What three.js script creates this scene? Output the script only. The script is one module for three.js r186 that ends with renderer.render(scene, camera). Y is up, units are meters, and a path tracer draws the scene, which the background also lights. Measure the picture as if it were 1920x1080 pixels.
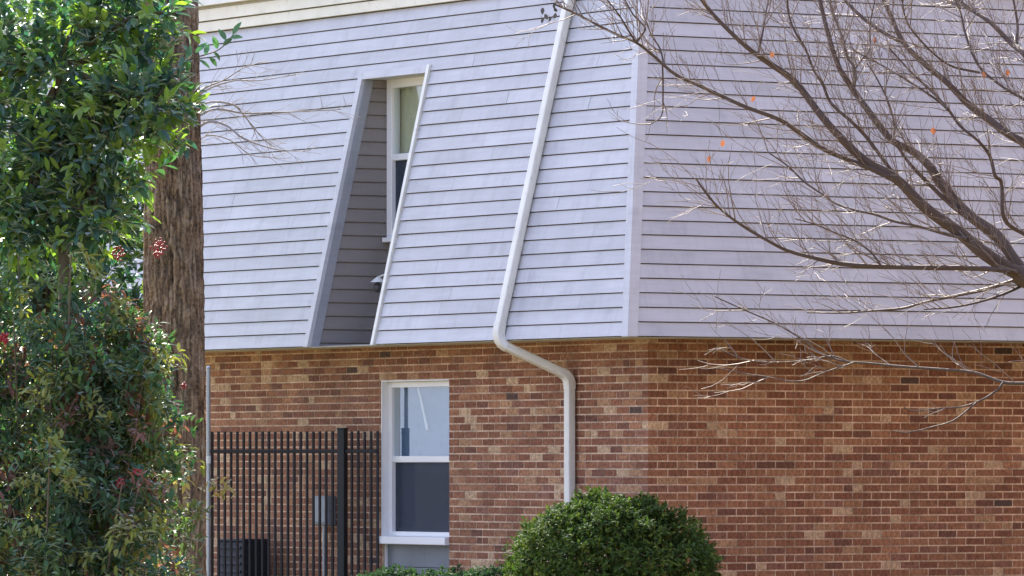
import * as THREE from 'three';
import { mergeGeometries } from 'three/addons/utils/BufferGeometryUtils.js';
import { ImprovedNoise } from 'three/addons/math/ImprovedNoise.js';

// ------------------------------------------------------------------ camera, sky, sun, exposure
const FOCAL = 11500, HORIZON = 870, EYE = 1.6;            // long lens; pixels of the 1920 x 1080 photograph
const scene = new THREE.Scene();
const camera = new THREE.PerspectiveCamera(2 * Math.atan(HORIZON / FOCAL) * 180 / Math.PI, 1920 / (2 * HORIZON), 0.5, 3000);
camera.position.set(0, EYE, 0);
camera.lookAt(0, EYE, -50);
camera.setViewOffset(1920, 2 * HORIZON, 0, 0, 1920, 1080); // level camera, lens shifted up
scene.add(camera);

const renderer = new THREE.WebGLRenderer({ antialias: true });
renderer.setSize(1024, 576);
renderer.toneMapping = THREE.LinearToneMapping;
renderer.toneMappingExposure = 3.95;
renderer.shadowMap.enabled = true;

const SUN_EL = 37 * Math.PI / 180, SUN_AZ = 16 * Math.PI / 180;   // behind the house, a little to its left
const sunDir = new THREE.Vector3(-Math.sin(SUN_AZ) * Math.cos(SUN_EL), Math.sin(SUN_EL), -Math.cos(SUN_AZ) * Math.cos(SUN_EL));
// clear winter sky: pale at the horizon, deeper blue overhead, whiter round the sun
{
  const W = 512, H = 256, data = new Float32Array(W * H * 4);
  for (let j = 0; j < H; j++) for (let i = 0; i < W; i++) {
    const el = ((j + 0.5) / H - 0.5) * Math.PI, az = ((i + 0.5) / W - 0.5) * 2 * Math.PI;
    const d = [Math.cos(az) * Math.cos(el), Math.sin(el), Math.sin(az) * Math.cos(el)];
    const cs = d[0] * sunDir.x + d[1] * sunDir.y + d[2] * sunDir.z, t = Math.pow(Math.max(0, d[1]), 0.55);
    const glow = 0.95 * Math.exp((cs - 1) * 8) + 0.14 * Math.exp((cs - 1) * 2.2), o = (j * W + i) * 4;
    const horizon = [0.38, 0.43, 0.56], zenith = [0.155, 0.215, 0.44];
    for (let c = 0; c < 3; c++) data[o + c] = horizon[c] * (1 - t) + zenith[c] * t + glow * [1, 0.97, 0.92][c];
    data[o + 3] = 1;
  }
  const tex = new THREE.DataTexture(data, W, H, THREE.RGBAFormat, THREE.FloatType);
  tex.mapping = THREE.EquirectangularReflectionMapping; tex.magFilter = tex.minFilter = THREE.LinearFilter; tex.wrapS = THREE.RepeatWrapping; tex.needsUpdate = true;
  scene.background = tex; scene.environment = tex;
}

const sun = new THREE.DirectionalLight(new THREE.Color(1, 0.92, 0.79), 5);
sun.position.copy(sunDir).multiplyScalar(80).add(new THREE.Vector3(0, 0, -50));
sun.target.position.set(0, 0, -50);
sun.castShadow = true;
sun.shadow.mapSize.set(4096, 4096);
Object.assign(sun.shadow.camera, { left: -25, right: 25, top: 25, bottom: -25, near: 1, far: 200 });
scene.add(sun, sun.target);

// ------------------------------------------------------------------ helpers
let seed = 20240611;
const rnd = () => { seed |= 0; seed = seed + 0x6D2B79F5 | 0; let t = Math.imul(seed ^ seed >>> 15, 1 | seed); t = t + Math.imul(t ^ t >>> 7, 61 | t) ^ t; return ((t ^ t >>> 14) >>> 0) / 4294967296; };
const rr = (a, b) => a + (b - a) * rnd();
const gauss = () => (rnd() + rnd() + rnd() - 1.5) / 0.75;
const V = (x, y, z) => new THREE.Vector3(x, y, z);
const perlin = new ImprovedNoise();
const noise = (x, y, z = 0) => perlin.noise(x, y, z);
const fbm = (x, y, z = 0, n = 4) => { let s = 0, a = 0.5; for (let i = 0; i < n; i++) { s += a * noise(x, y, z); x *= 2.03; y *= 2.03; z *= 2.03; a *= 0.5; } return s; };
const lerp = (a, b, t) => a + (b - a) * t;
const clamp01 = (x) => Math.min(1, Math.max(0, x));
const col = (r, g, b) => new THREE.Color().setRGB(r, g, b);

// a pixel of the photograph at a given depth
const P = (px, py, depth) => V((px - 960) / FOCAL * depth, EYE + (HORIZON - py) / FOCAL * depth, -depth);

const taken = {};
function numbered(name) { const n = taken[name] = (taken[name] ?? -1) + 1; return n ? `${name}_${String(n).padStart(3, '0')}` : name; }
function thing(name, label, category, pos = V(0, 0, 0), group) {
  const o = new THREE.Group();
  o.name = numbered(name); o.position.copy(pos);
  o.userData = { label, category };
  if (group) o.userData.group = group;
  scene.add(o);
  return o;
}
function mesh(name, geo, mat, parent, label) {
  const m = new THREE.Mesh(geo, mat);
  m.name = name; m.castShadow = m.receiveShadow = true;
  if (label) m.userData.label = label;
  parent.add(m);
  return m;
}
function group(name, parent, label) { const g = new THREE.Group(); g.name = name; if (label) g.userData.label = label; parent.add(g); return g; }

// solid with 8 corners: four of one end (counter-clockwise seen from outside end 1) and four of the other
function hexa(a, b) {
  const pos = [], uv = [];
  const quad = (p, q, r, s) => {
    for (const v of [p, q, r, p, r, s]) pos.push(v.x, v.y, v.z);
    const w = p.distanceTo(q), h = q.distanceTo(r);
    uv.push(0, 0, w, 0, w, h, 0, 0, w, h, 0, h);
  };
  quad(a[0], a[1], a[2], a[3]); quad(b[3], b[2], b[1], b[0]);
  for (let i = 0; i < 4; i++) { const j = (i + 1) % 4; quad(a[j], a[i], b[i], b[j]); }
  const g = new THREE.BufferGeometry();
  g.setAttribute('position', new THREE.Float32BufferAttribute(pos, 3));
  g.setAttribute('uv', new THREE.Float32BufferAttribute(uv, 2));
  g.computeVertexNormals();
  // make sure that it is not inside out
  const c = V(0, 0, 0); [...a, ...b].forEach((v) => c.addScaledVector(v, 1 / 8));
  const n = V(0, 0, 0).crossVectors(a[1].clone().sub(a[0]), a[2].clone().sub(a[0]));
  if (n.dot(a[0].clone().sub(c)) < 0) { flip(g); }
  return g;
}
function flip(g) {
  const p = g.attributes.position, u = g.attributes.uv;
  for (let i = 0; i < p.count; i += 3) for (const at of [p, u]) {
    const k = at.itemSize; for (let c = 0; c < k; c++) { const t = at.array[(i + 1) * k + c]; at.array[(i + 1) * k + c] = at.array[(i + 2) * k + c]; at.array[(i + 2) * k + c] = t; }
  }
  g.computeVertexNormals();
}
function box(x0, x1, y0, y1, z0, z1) {
  return hexa([V(x0, y0, z1), V(x1, y0, z1), V(x1, y1, z1), V(x0, y1, z1)], [V(x0, y0, z0), V(x1, y0, z0), V(x1, y1, z0), V(x0, y1, z0)]);
}
function chamferBox(x0, x1, y0, y1, z0, z1, b) {
  const s = new THREE.Shape();
  s.moveTo(x0 + b, y0 + b); s.lineTo(x1 - b, y0 + b); s.lineTo(x1 - b, y1 - b); s.lineTo(x0 + b, y1 - b); s.closePath();
  const g = new THREE.ExtrudeGeometry(s, { depth: z1 - z0 - 2 * b, bevelEnabled: true, bevelThickness: b, bevelSize: b, bevelSegments: 1, steps: 1 });
  g.translate(0, 0, z0 + b);
  return g;
}
const merge = (list) => mergeGeometries(list.map((g) => { const h = g.index ? g.toNonIndexed() : g; for (const k of Object.keys(h.attributes)) if (!['position', 'normal', 'uv', 'color'].includes(k)) h.deleteAttribute(k); return h; }), false);

// tube along points with a radius at each
function tube(points, radii, sides = 6, sub = 3) {
  const curve = points.length > 2 ? new THREE.CatmullRomCurve3(points, false, 'centripetal') : null;
  const n = points.length > 2 ? (points.length - 1) * sub : 1;
  const pos = [], nor = [], uv = [], idx = [];
  let ref = null, run = 0, last = null;
  for (let i = 0; i <= n; i++) {
    const t = i / n, p = curve ? curve.getPoint(t) : points[i].clone();
    const tan = curve ? curve.getTangent(t) : points[1].clone().sub(points[0]).normalize();
    const f = t * (points.length - 1), k = Math.min(points.length - 2, Math.floor(f)), r = lerp(radii[k], radii[k + 1], f - k);
    if (!ref) ref = Math.abs(tan.y) < 0.9 ? V(0, 1, 0) : V(1, 0, 0);
    const u = ref.clone().addScaledVector(tan, -ref.dot(tan)).normalize(), w = V(0, 0, 0).crossVectors(tan, u);
    ref = u;
    if (last) run += last.distanceTo(p);
    last = p;
    for (let s = 0; s <= sides; s++) {
      const a = s / sides * Math.PI * 2, d = u.clone().multiplyScalar(Math.cos(a)).addScaledVector(w, Math.sin(a));
      pos.push(p.x + d.x * r, p.y + d.y * r, p.z + d.z * r); nor.push(d.x, d.y, d.z); uv.push(s / sides * 0.3, run);
    }
  }
  for (let i = 0; i < n; i++) for (let s = 0; s < sides; s++) {
    const a = i * (sides + 1) + s, b = a + sides + 1;
    idx.push(a, a + 1, b, b, a + 1, b + 1);
  }
  const g = new THREE.BufferGeometry();
  g.setAttribute('position', new THREE.Float32BufferAttribute(pos, 3));
  g.setAttribute('normal', new THREE.Float32BufferAttribute(nor, 3));
  g.setAttribute('uv', new THREE.Float32BufferAttribute(uv, 2));
  g.setIndex(idx);
  return g;
}

// ------------------------------------------------------------------ textures and materials
function noiseTexture(size, fn, srgb, repeat = 1) {
  const d = new Uint8Array(size * size * 4);
  for (let j = 0; j < size; j++) for (let i = 0; i < size; i++) {
    const c = fn(i / size, j / size), o = (j * size + i) * 4;
    for (let k = 0; k < 3; k++) d[o + k] = 255 * clamp01(Array.isArray(c) ? c[k] : c);
    d[o + 3] = 255;
  }
  const t = new THREE.DataTexture(d, size, size);
  t.wrapS = t.wrapT = THREE.MirroredRepeatWrapping; t.magFilter = THREE.LinearFilter; t.minFilter = THREE.LinearMipmapLinearFilter; t.generateMipmaps = true;
  if (srgb) t.colorSpace = THREE.SRGBColorSpace;
  t.repeat.set(repeat, repeat); t.needsUpdate = true;
  return t;
}
const grit = noiseTexture(256, (u, v) => 0.5 + fbm(u * 24, v * 24, 3.3, 4) * 0.9);
const brickTone = noiseTexture(512, (u, v) => { const n = fbm(u * 40, v * 60, 1.7, 4), s = fbm(u * 9, v * 14, 8.1, 3); const k = 0.86 + n * 0.34 + s * 0.35; return [k, k * (0.985 + s * 0.05), k * (0.97 + s * 0.08)]; }, true, 2.5);
const mortarTone = noiseTexture(512, (u, v) => { const n = fbm(u * 60, v * 60, 5.1, 4), s = fbm(u * 6, v * 6, 2.2, 3); return 0.85 + n * 0.35 + s * 0.45; }, true, 0.7);
const sidingTone = noiseTexture(512, (u, v) => { const g = fbm(u * 6, v * 70, 4.4, 3), s = fbm(u * 4, v * 4, 9.9, 4), d = Math.max(0, fbm(u * 11, v * 9, 6.6, 4) - 0.12); const k = 0.965 + g * 0.05 + s * 0.08 - d * 0.16 - Math.max(0, fbm(u * 46, v * 2.5, 7.3, 3) - 0.1) * 0.10; return [k, k, k * 0.99]; }, true, 0.45);
const paintTone = noiseTexture(256, (u, v) => { const s = fbm(u * 5, v * 5, 3.9, 4), d = Math.max(0, fbm(u * 14, v * 14, 1.1, 3) - 0.18); const k = 0.95 + s * 0.1 - d * 0.5; return [k, k, k * 0.97]; }, true, 0.8);
const lawnTone = noiseTexture(512, (u, v) => { const s = fbm(u * 8, v * 8, 7.7, 4), f = fbm(u * 90, v * 90, 2.7, 3); const k = 0.75 + s * 0.5 + f * 0.5; return [k * (1 + s * 0.25), k, k * 0.9]; }, true, 0.08);
const std = (c, roughness, extra = {}) => new THREE.MeshStandardMaterial({ color: c, roughness, metalness: 0, side: THREE.DoubleSide, ...extra });

const M = {
  mortar: std(col(0.78, 0.575, 0.40), 0.95, { map: mortarTone, bumpMap: grit, bumpScale: 0.002 }),
  sheathing: std(col(0.30, 0.25, 0.19), 0.95),
  siding: [0, 1, 2].map((k) => std(col(0.50, 0.50, 0.53).multiplyScalar(0.95 + k * 0.045), 0.5, { map: sidingTone })),
  trim: std(col(0.54, 0.54, 0.57), 0.5, { map: sidingTone }),
  white: std(col(0.80, 0.79, 0.76), 0.45, { map: paintTone }),
  cream: std(col(0.82, 0.79, 0.70), 0.5, { map: paintTone }),
  vinyl: std(col(0.80, 0.80, 0.79), 0.4),
  soffit: std(col(0.62, 0.58, 0.50), 0.8, { map: paintTone }),
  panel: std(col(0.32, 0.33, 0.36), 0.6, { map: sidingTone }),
  roof: std(col(0.20, 0.19, 0.18), 0.9),
  underPanel: std(col(0.19, 0.21, 0.235), 0.6, { map: sidingTone }),
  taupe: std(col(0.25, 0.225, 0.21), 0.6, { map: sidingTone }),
  plaster: std(col(0.55, 0.53, 0.50), 0.9),
  glass: new THREE.MeshPhysicalMaterial({ color: col(0.93, 0.96, 0.96), roughness: 0.0, metalness: 0, transmission: 1, thickness: 0, ior: 1.52, specularIntensity: 1, side: THREE.DoubleSide }),
  screen: std(col(0.032, 0.045, 0.075), 0.7, { transparent: true, opacity: 0.52 }),
  tree_tint_curtain: new THREE.MeshPhysicalMaterial({ color: col(0.72, 0.70, 0.46), roughness: 0.95, transmission: 0.25, thickness: 0, side: THREE.DoubleSide }),  // olive of reflected trees put into the cloth colour
  shade: std(col(0.16, 0.23, 0.38), 0.9, { map: paintTone }),  // blue of the sky reflection put into this colour
  whiteStrip: std(col(0.75, 0.76, 0.78), 0.9),
  blackMetal: std(col(0.007, 0.007, 0.011), 0.6),
  postMetal: std(col(0.012, 0.015, 0.017), 0.6),
  galvanised: std(col(0.42, 0.46, 0.50), 0.38, { metalness: 0.6, bumpMap: grit, bumpScale: 0.0006 }),
  cabinet: std(col(0.012, 0.018, 0.03), 0.75),
  boxMetal: std(col(0.26, 0.31, 0.37), 0.45, { map: paintTone }),
  lampDark: std(col(0.07, 0.07, 0.07), 0.4),
  lawn: std(col(0.34, 0.27, 0.155), 1, { map: lawnTone }),
};

// ------------------------------------------------------------------ ground
{
  const g = new THREE.CircleGeometry(1200, 96); g.rotateX(-Math.PI / 2);
  const uv = g.attributes.uv, p = g.attributes.position;
  for (let i = 0; i < uv.count; i++) uv.setXY(i, p.getX(i), p.getZ(i));
  const m = mesh('ground', g, M.lawn, scene); m.userData = { kind: 'structure', label: 'winter lawn around the house', category: 'ground' };
}

// ------------------------------------------------------------------ the house
// local frame: origin at the foot of the brick corner; wall A is z = 0 (x < 0), wall B is x = 0 (z < 0), outwards is +z and +x
const ANG = 58.5 * Math.PI / 180, DEPTH = 52.6;
const C = V((1215 - 960) / FOCAL * DEPTH, 0, -DEPTH);
const U = V(Math.cos(ANG), 0, Math.sin(ANG)), N = V(-Math.sin(ANG), 0, Math.cos(ANG));
function hit(px, py, n, off) {           // where the pixel's ray meets the plane local (. n) = off
  const o = V(0, EYE, 0), d = V((px - 960) / FOCAL, (HORIZON - py) / FOCAL, -1);
  const s = (off - o.clone().sub(C).dot(n)) / d.dot(n), w = o.addScaledVector(d, s).sub(C);
  return V(w.dot(U), w.y, w.dot(N));
}
const pA = (px, py, off = 0) => hit(px, py, N, off);
const pB = (px, py, off = 0) => hit(px, py, U, off);
const house = thing('apartment_house', 'two-storey house corner with brick ground floor and slanted pale siding above', 'house', C);
house.rotation.y = -ANG;
const houseW = (v) => U.clone().multiplyScalar(v.x).addScaledVector(N, v.z).add(V(C.x, v.y, C.z));
const WEST = -17, NORTH = -11;           // how far the two walls run
const EAVE = 2.685, STEP = 0.1246, ROWS = 25, TOP = EAVE + STEP * ROWS, OVER = 0.55;
const TA = Math.tan(13.2 * Math.PI / 180), TB = Math.tan(16.6 * Math.PI / 180);
const oA = (y) => OVER - (y - EAVE) * TA, oB = (y) => OVER - (y - EAVE) * TB;

// window and notch positions
const W1 = { x0: pA(716, 715).x, x1: pA(842, 712).x, top: pA(780, 712).y, sill: pA(780, 1021).y };
const NOTCH = { x0: (pA(580, 650, OVER).x + pA(680, 150, oA(5.15)).x) / 2, x1: (pA(700, 643, OVER).x + pA(803, 135, oA(5.17)).x) / 2, top: 5.16 };
const W2Z = -0.27;

// bricks
{
  const wall = group('brick_wall', house);
  const RUN = 0.2032, COURSE = 0.0677, J = 0.0125, D = 0.0915, REC = 0.0032;
  const tones = [[0.33, 0.138, 0.070], [0.38, 0.170, 0.086], [0.28, 0.110, 0.056], [0.43, 0.205, 0.105], [0.35, 0.146, 0.075], [0.22, 0.092, 0.054], [0.50, 0.285, 0.15], [0.64, 0.44, 0.265], [0.12, 0.068, 0.052], [0.32, 0.145, 0.09]];
  const weights = [18, 18, 13, 13, 14, 6, 7, 4.5, 1, 8], total = weights.reduce((a, b) => a + b);
  const mats = tones.map((t) => [0.86, 1, 1.14].map((q) => std(col(...t).multiplyScalar(q), 0.88, { map: brickTone, bumpMap: grit, bumpScale: 0.0025 })));
  const rest = std(col(1, 1, 1), 0.88, { map: brickTone, bumpMap: grit, bumpScale: 0.0025, vertexColors: true });
  const pick = () => { let r = rnd() * total; for (let i = 0; i < weights.length; i++) { r -= weights[i]; if (r < 0) return i; } return 0; };
  const rows = Math.ceil(EAVE / COURSE);
  const list = [];
  for (let r = 0; r < rows; r++) {
    const y0 = r * COURSE + J / 2, y1 = y0 + COURSE - J;
    const patch = (s, f) => fbm(s * 0.55 + f, r * 0.12, f * 3.1, 2);
    // corner brick: lies along A in odd courses, along B in even ones
    const cA = r % 2 ? RUN - J / 2 : D, cB = r % 2 ? D : RUN - J / 2;
    list.push({ face: 'C', x0: -cA, x1: 0, y0, y1, z0: -cB, z1: 0, tone: pick() });
    for (const f of ['A', 'B']) {
      let s = (f === 'A' ? cA : cB) + J;
      const end = f === 'A' ? -WEST : -NORTH;
      while (s < end) {
        let len = RUN - J;
        const p = patch(s, f === 'A' ? 1 : 2);
        let tone = pick();
        if (f === 'B' && tone === 7 && rnd() < 0.6) tone = pick();
        const roll = rnd() * (f === 'B' ? 1.4 : 1);
        const parts = roll < 0.05 + Math.max(0, p) * 0.4 ? [0.5, 0.5] : [1];       // some bricks are two half bats, one of them often pale
        for (const part of parts) {
          const l = parts.length === 2 ? (len - J) / 2 : len;
          if (parts.length === 2) tone = rnd() < 0.55 ? (rnd() < 0.6 ? 7 : 6) : pick();
          list.push({ face: f, s0: s, s1: s + l, y0, y1, tone, proud: rr(-0.0012, 0.0012) });
          s += l + J;
        }
      }
    }
  }
  // cut round the window bay, then make boxes
  const out = [];
  for (const b of list) {
    if (b.face === 'C') { out.push(b); continue; }
    if (b.face === 'A') {
      const x0 = -b.s1, x1 = -b.s0;
      if (b.y0 < W1.top - 0.02) {
        if (x0 > W1.x0 - 0.02 && x1 < W1.x1 + 0.02) continue;
        if (x0 < W1.x1 && x1 > W1.x1) { if (x1 - W1.x1 > 0.03) out.push({ ...b, s1: -W1.x1 - 0.002 }); continue; }
        if (x0 < W1.x0 && x1 > W1.x0) { if (W1.x0 - x0 > 0.03) out.push({ ...b, s0: -W1.x0 + 0.002 }); continue; }
      }
    }
    out.push(b);
  }
  const geoOf = (b) => b.face === 'C' ? box(b.x0, b.x1, b.y0, b.y1, b.z0, b.z1)
    : b.face === 'A' ? box(-b.s1, -b.s0, b.y0, b.y1, -0.06, b.proud) : box(-0.06, b.proud, b.y0, b.y1, -b.s1, -b.s0);
  // those that show largest: whole bricks of wall B (and its corner) that the bush and the frame do not hide
  const seen = (b) => {
    if (b.face !== 'B' || b.s1 - b.s0 < 0.15) return false;
    const w = houseW(V(0, (b.y0 + b.y1) / 2, -(b.s0 + b.s1) / 2)), px = 960 + w.x / -w.z * FOCAL, py = HORIZON - (w.y - EYE) / -w.z * FOCAL;
    return px < 1900 && py < 1075 && py > 645 && !(px < 1370 && py > 890);
  };
  const big = new Set(out.filter(seen).sort((a, b) => a.s0 - b.s0).slice(0, 300));
  const shared = {};
  const stuff = [];
  for (const b of out) {
    const wear = 1 + 0.45 * fbm((b.s0 ?? 0) * 0.9 + (b.face === 'B' ? 40 : 0), b.y0 * 1.7, 5.5, 3), g0 = geoOf(b), uo = rnd() * 7, vo = rnd() * 7;
    if (big.has(b)) {
      const len = b.s1 - b.s0, key = len.toFixed(3) + Math.floor(uo % 4);
      const g = shared[key] ??= (() => { const h = box(-0.06, 0, 0, b.y1 - b.y0, -len, 0); const u = h.attributes.uv; for (let i = 0; i < u.count; i++) u.setXY(i, u.getX(i) + uo, u.getY(i) + vo); return h; })();
      const m = mesh('brick', g, mats[b.tone][wear < 0.95 ? 0 : wear > 1.05 ? 2 : 1], wall); m.position.set(b.proud, b.y0, -b.s0);
    } else {
      const u = g0.attributes.uv, t = tones[b.tone].map((q) => q * wear), c = new Float32Array(u.count * 3);
      for (let i = 0; i < u.count; i++) { u.setXY(i, u.getX(i) + uo, u.getY(i) + vo); c.set(t, i * 3); }
      g0.setAttribute('color', new THREE.BufferAttribute(c, 3));
      stuff.push(g0);
    }
  }
  const st = mesh('brick_courses', merge(stuff), rest, wall); st.userData.kind = 'stuff';
  // mortar body of the walls, set back from the brick faces
  const m = [
    box(WEST, W1.x0 - 0.001, 0, EAVE, -0.3, -REC), box(W1.x1 + 0.001, -REC, 0, EAVE, -0.3, -REC),
    box(W1.x0 - 0.001, W1.x1 + 0.001, W1.top, EAVE, -0.3, -REC),
    box(-0.3, -REC, 0, EAVE, NORTH, -0.301),
  ];
  mesh('mortar', merge(m), M.mortar, wall);
  const plain = [box(WEST, WEST + 0.3, 0, TOP, NORTH + 0.3, -0.301), box(WEST, -0.301, 0, TOP, NORTH, NORTH + 0.299)];
  mesh('rear_wall', merge(plain), M.mortar, wall);
}

// mansard siding
const SLAB = 0.06;
{
  const sd = group('mansard_siding', house);
  const GAP = 0.010, LAP = 0.013;
  const board = (name, xa, xb, k, face, mat, parent = sd) => {          // xa, xb: functions of y (along the wall)
    const y0 = EAVE + k * STEP, y1 = y0 + STEP - GAP, o = face === 'A' ? oA : oB, w = rr(-0.0018, 0.0018);
    const pt = (s, y, d) => face === 'A' ? V(s(y), y, o(y) + d) : V(o(y) + d, y, s(y));
    const ring = (s) => [pt(s, y0, -0.014), pt(s, y0, LAP + w), pt(s, y1, 0.003 + w), pt(s, y1, -0.014)];
    const g = hexa(ring(xa), ring(xb));
    const u = g.attributes.uv, p = g.attributes.position, off = rnd() * 9;
    for (let i = 0; i < u.count; i++) u.setXY(i, (face === 'A' ? p.getX(i) : p.getZ(i)) + off, p.getY(i) + off * 0.37);
    return mesh(name, g, mat, parent);
  };
  const TRIM = 0.085;
  for (let k = 0; k < ROWS; k++) {
    const mat = () => M.siding[Math.floor(rnd() * 3)];
    const yt = EAVE + (k + 1) * STEP;
    const right = (y) => oB(y) - TRIM;
    const row = (face, sa, sb, dir) => {              // a course of boards about 3.6 m long, joints staggered at random
      let from = sa, at = sa(EAVE + k * STEP) + dir * rr(0.8, 3.4);
      const stop = sb(EAVE + k * STEP);
      while (dir * (stop - at) > 0.5) { const c = at; board('siding_board', from, () => c, k, face, mat()); from = () => c + dir * 0.0025; at += dir * rr(3.4, 3.7); }
      board('siding_board', from, sb, k, face, mat());
    };
    if (yt < NOTCH.top + 0.03) {
      row('A', () => WEST, () => NOTCH.x0 - 0.075, 1);
      row('A', () => NOTCH.x1 + 0.055, right, 1);
    } else row('A', () => WEST, right, 1);
    row('B', (y) => oA(y) - TRIM, () => NORTH, -1);
  }
  // sheathing behind the boards, open at the notch
  const slabA = (xa, xb, y0, y1) => hexa([V(xa(y0), y0, oA(y0) - SLAB), V(xa(y0), y0, oA(y0) - 0.03), V(xa(y1), y1, oA(y1) - 0.03), V(xa(y1), y1, oA(y1) - SLAB)], [V(xb(y0), y0, oA(y0) - SLAB), V(xb(y0), y0, oA(y0) - 0.03), V(xb(y1), y1, oA(y1) - 0.03), V(xb(y1), y1, oA(y1) - SLAB)]);
  const rightS = (y) => oB(y) - 0.02, yN = NOTCH.top + 0.02;
  const list = [slabA(() => WEST, () => NOTCH.x0 - 0.012, EAVE, yN), slabA(() => NOTCH.x1 + 0.012, rightS, EAVE, yN), slabA(() => WEST, rightS, yN, TOP)];
  const zA = (y) => oA(y) - 0.07;
  list.push(hexa([V(oB(EAVE) - SLAB, EAVE, zA(EAVE)), V(oB(EAVE) - 0.03, EAVE, zA(EAVE)), V(oB(TOP) - 0.03, TOP, zA(TOP)), V(oB(TOP) - SLAB, TOP, zA(TOP))], [V(oB(EAVE) - SLAB, EAVE, NORTH), V(oB(EAVE) - 0.03, EAVE, NORTH), V(oB(TOP) - 0.03, TOP, NORTH), V(oB(TOP) - SLAB, TOP, NORTH)]));
  mesh('sheathing', merge(list), M.sheathing, sd);
  // corner trim: two slanting boards meeting on the hip
  const P3 = 0.019;
  const cA = hexa([V(oB(EAVE) - TRIM + 0.004, EAVE - 0.006, oA(EAVE) - 0.014), V(oB(EAVE) - TRIM + 0.004, EAVE - 0.006, oA(EAVE) + P3), V(oB(EAVE) + P3, EAVE - 0.006, oA(EAVE) + P3), V(oB(EAVE) - 0.014, EAVE - 0.006, oA(EAVE) - 0.014)],
    [V(oB(TOP) - TRIM + 0.004, TOP, oA(TOP) - 0.014), V(oB(TOP) - TRIM + 0.004, TOP, oA(TOP) + P3), V(oB(TOP) + P3, TOP, oA(TOP) + P3), V(oB(TOP) - 0.014, TOP, oA(TOP) - 0.014)]);
  const cB = hexa([V(oB(EAVE) - 0.0135, EAVE - 0.006, oA(EAVE) - TRIM + 0.004), V(oB(EAVE) + P3, EAVE - 0.006, oA(EAVE) - TRIM + 0.004), V(oB(EAVE) + P3, EAVE - 0.006, oA(EAVE) + P3 - 0.001), V(oB(EAVE) - 0.0135, EAVE - 0.006, oA(EAVE) - 0.0135)],
    [V(oB(TOP) - 0.0135, TOP, oA(TOP) - TRIM + 0.004), V(oB(TOP) + P3, TOP, oA(TOP) - TRIM + 0.004), V(oB(TOP) + P3, TOP, oA(TOP) + P3 - 0.001), V(oB(TOP) - 0.0135, TOP, oA(TOP) - 0.0135)]);
  mesh('corner_trim', cA, M.trim, sd); mesh('corner_trim', cB, M.trim, sd);
  // starter strip and soffit under the overhang
  mesh('soffit', merge([box(WEST, oB(EAVE) - 0.02, EAVE - 0.012, EAVE - 0.0075, 0.004, oA(EAVE) - 0.018), box(0.004, oB(EAVE) - 0.02, EAVE - 0.012, EAVE - 0.0075, NORTH, 0.003)]), M.soffit, sd);
  // fascia, gutter lip and roof edge on both sides
  const band = (name, y0, y1, out, mat) => {
    const yo = Math.min(y0, TOP), a0 = oA(TOP) + out, b0 = oB(TOP) + out, back = -0.12;
    const A = hexa([V(WEST, y0, a0 + back), V(WEST, y0, a0), V(WEST, y1, a0), V(WEST, y1, a0 + back)], [V(b0 + back, y0, a0 + back), V(b0, y0, a0), V(b0, y1, a0), V(b0 + back, y1, a0 + back)]);
    const B = hexa([V(b0 + back, y0, a0 + back), V(b0, y0, a0), V(b0, y1, a0), V(b0 + back, y1, a0 + back)], [V(b0 + back, y0, NORTH), V(b0, y0, NORTH), V(b0, y1, NORTH), V(b0 + back, y1, NORTH)]);
    mesh(name, A, mat, sd); mesh(name, B, mat, sd);
  };
  band('fascia_board', TOP + 0.002, TOP + 0.095, 0.045, M.cream);
  band('fascia_board', TOP + 0.107, TOP + 0.215, 0.065, M.cream);
  band('fascia_board', TOP + 0.217, TOP + 0.245, 0.03, M.soffit);
  band('gutter', TOP + 0.247, TOP + 0.36, 0.12, M.white);
  // notch: trims along the slanting edges, left and right cheeks, head, floor
  const yN0 = EAVE - 0.006, yN1 = NOTCH.top;
  const slant = (xa, xb, d0, d1, y0 = yN0, y1 = yN1 + 0.075) => hexa([V(xa, y0, oA(y0) + d0), V(xb, y0, oA(y0) + d0), V(xb, y0, oA(y0) + d1), V(xa, y0, oA(y0) + d1)], [V(xa, y1, oA(y1) + d0), V(xb, y1, oA(y1) + d0), V(xb, y1, oA(y1) + d1), V(xa, y1, oA(y1) + d1)]);
  mesh('notch_trim', slant(NOTCH.x0 - 0.078, NOTCH.x0, -0.02, 0.019), M.trim, sd);
  mesh('notch_trim', slant(NOTCH.x1, NOTCH.x1 + 0.045, -0.05, 0.032), M.white, sd);
  mesh('notch_trim', slant(NOTCH.x0 + 0.001, NOTCH.x1 - 0.001, -0.02, 0.018, yN1 + 0.002, yN1 + 0.074), M.trim, sd);
  // cheek boards, flush with wall x = NOTCH.x0, facing the corner
  const cheek = group('notch_cheek', house);
  for (const [x, dir, mat] of [[NOTCH.x0, 1, M.trim], [NOTCH.x1, -1, M.trim]]) {
    for (let k = -1; k < Math.ceil((yN1 - EAVE) / STEP); k++) {
      const y0 = Math.max(yN0, EAVE + k * STEP + 0.035), y1 = Math.min(yN1 - 0.002, EAVE + (k + 1) * STEP + 0.035 - GAP);
      if (y1 - y0 < 0.01) continue;
      const zf = (y) => oA(y) - 0.105;
      const ring = (y, d) => [V(x - 0.012 * dir, y, W2Z - 0.02), V(x + d * dir, y, W2Z - 0.02), V(x + d * dir, y, zf(y)), V(x - 0.012 * dir, y, zf(y))];
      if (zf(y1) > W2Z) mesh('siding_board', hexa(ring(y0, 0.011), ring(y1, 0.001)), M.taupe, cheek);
    }
    // corner post of the cheek
    const e = (y, a, b) => [V(x - 0.012 * dir, y, oA(y) + a), V(x + 0.012 * dir, y, oA(y) + a), V(x + 0.012 * dir, y, oA(y) + b), V(x - 0.012 * dir, y, oA(y) + b)];
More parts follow.
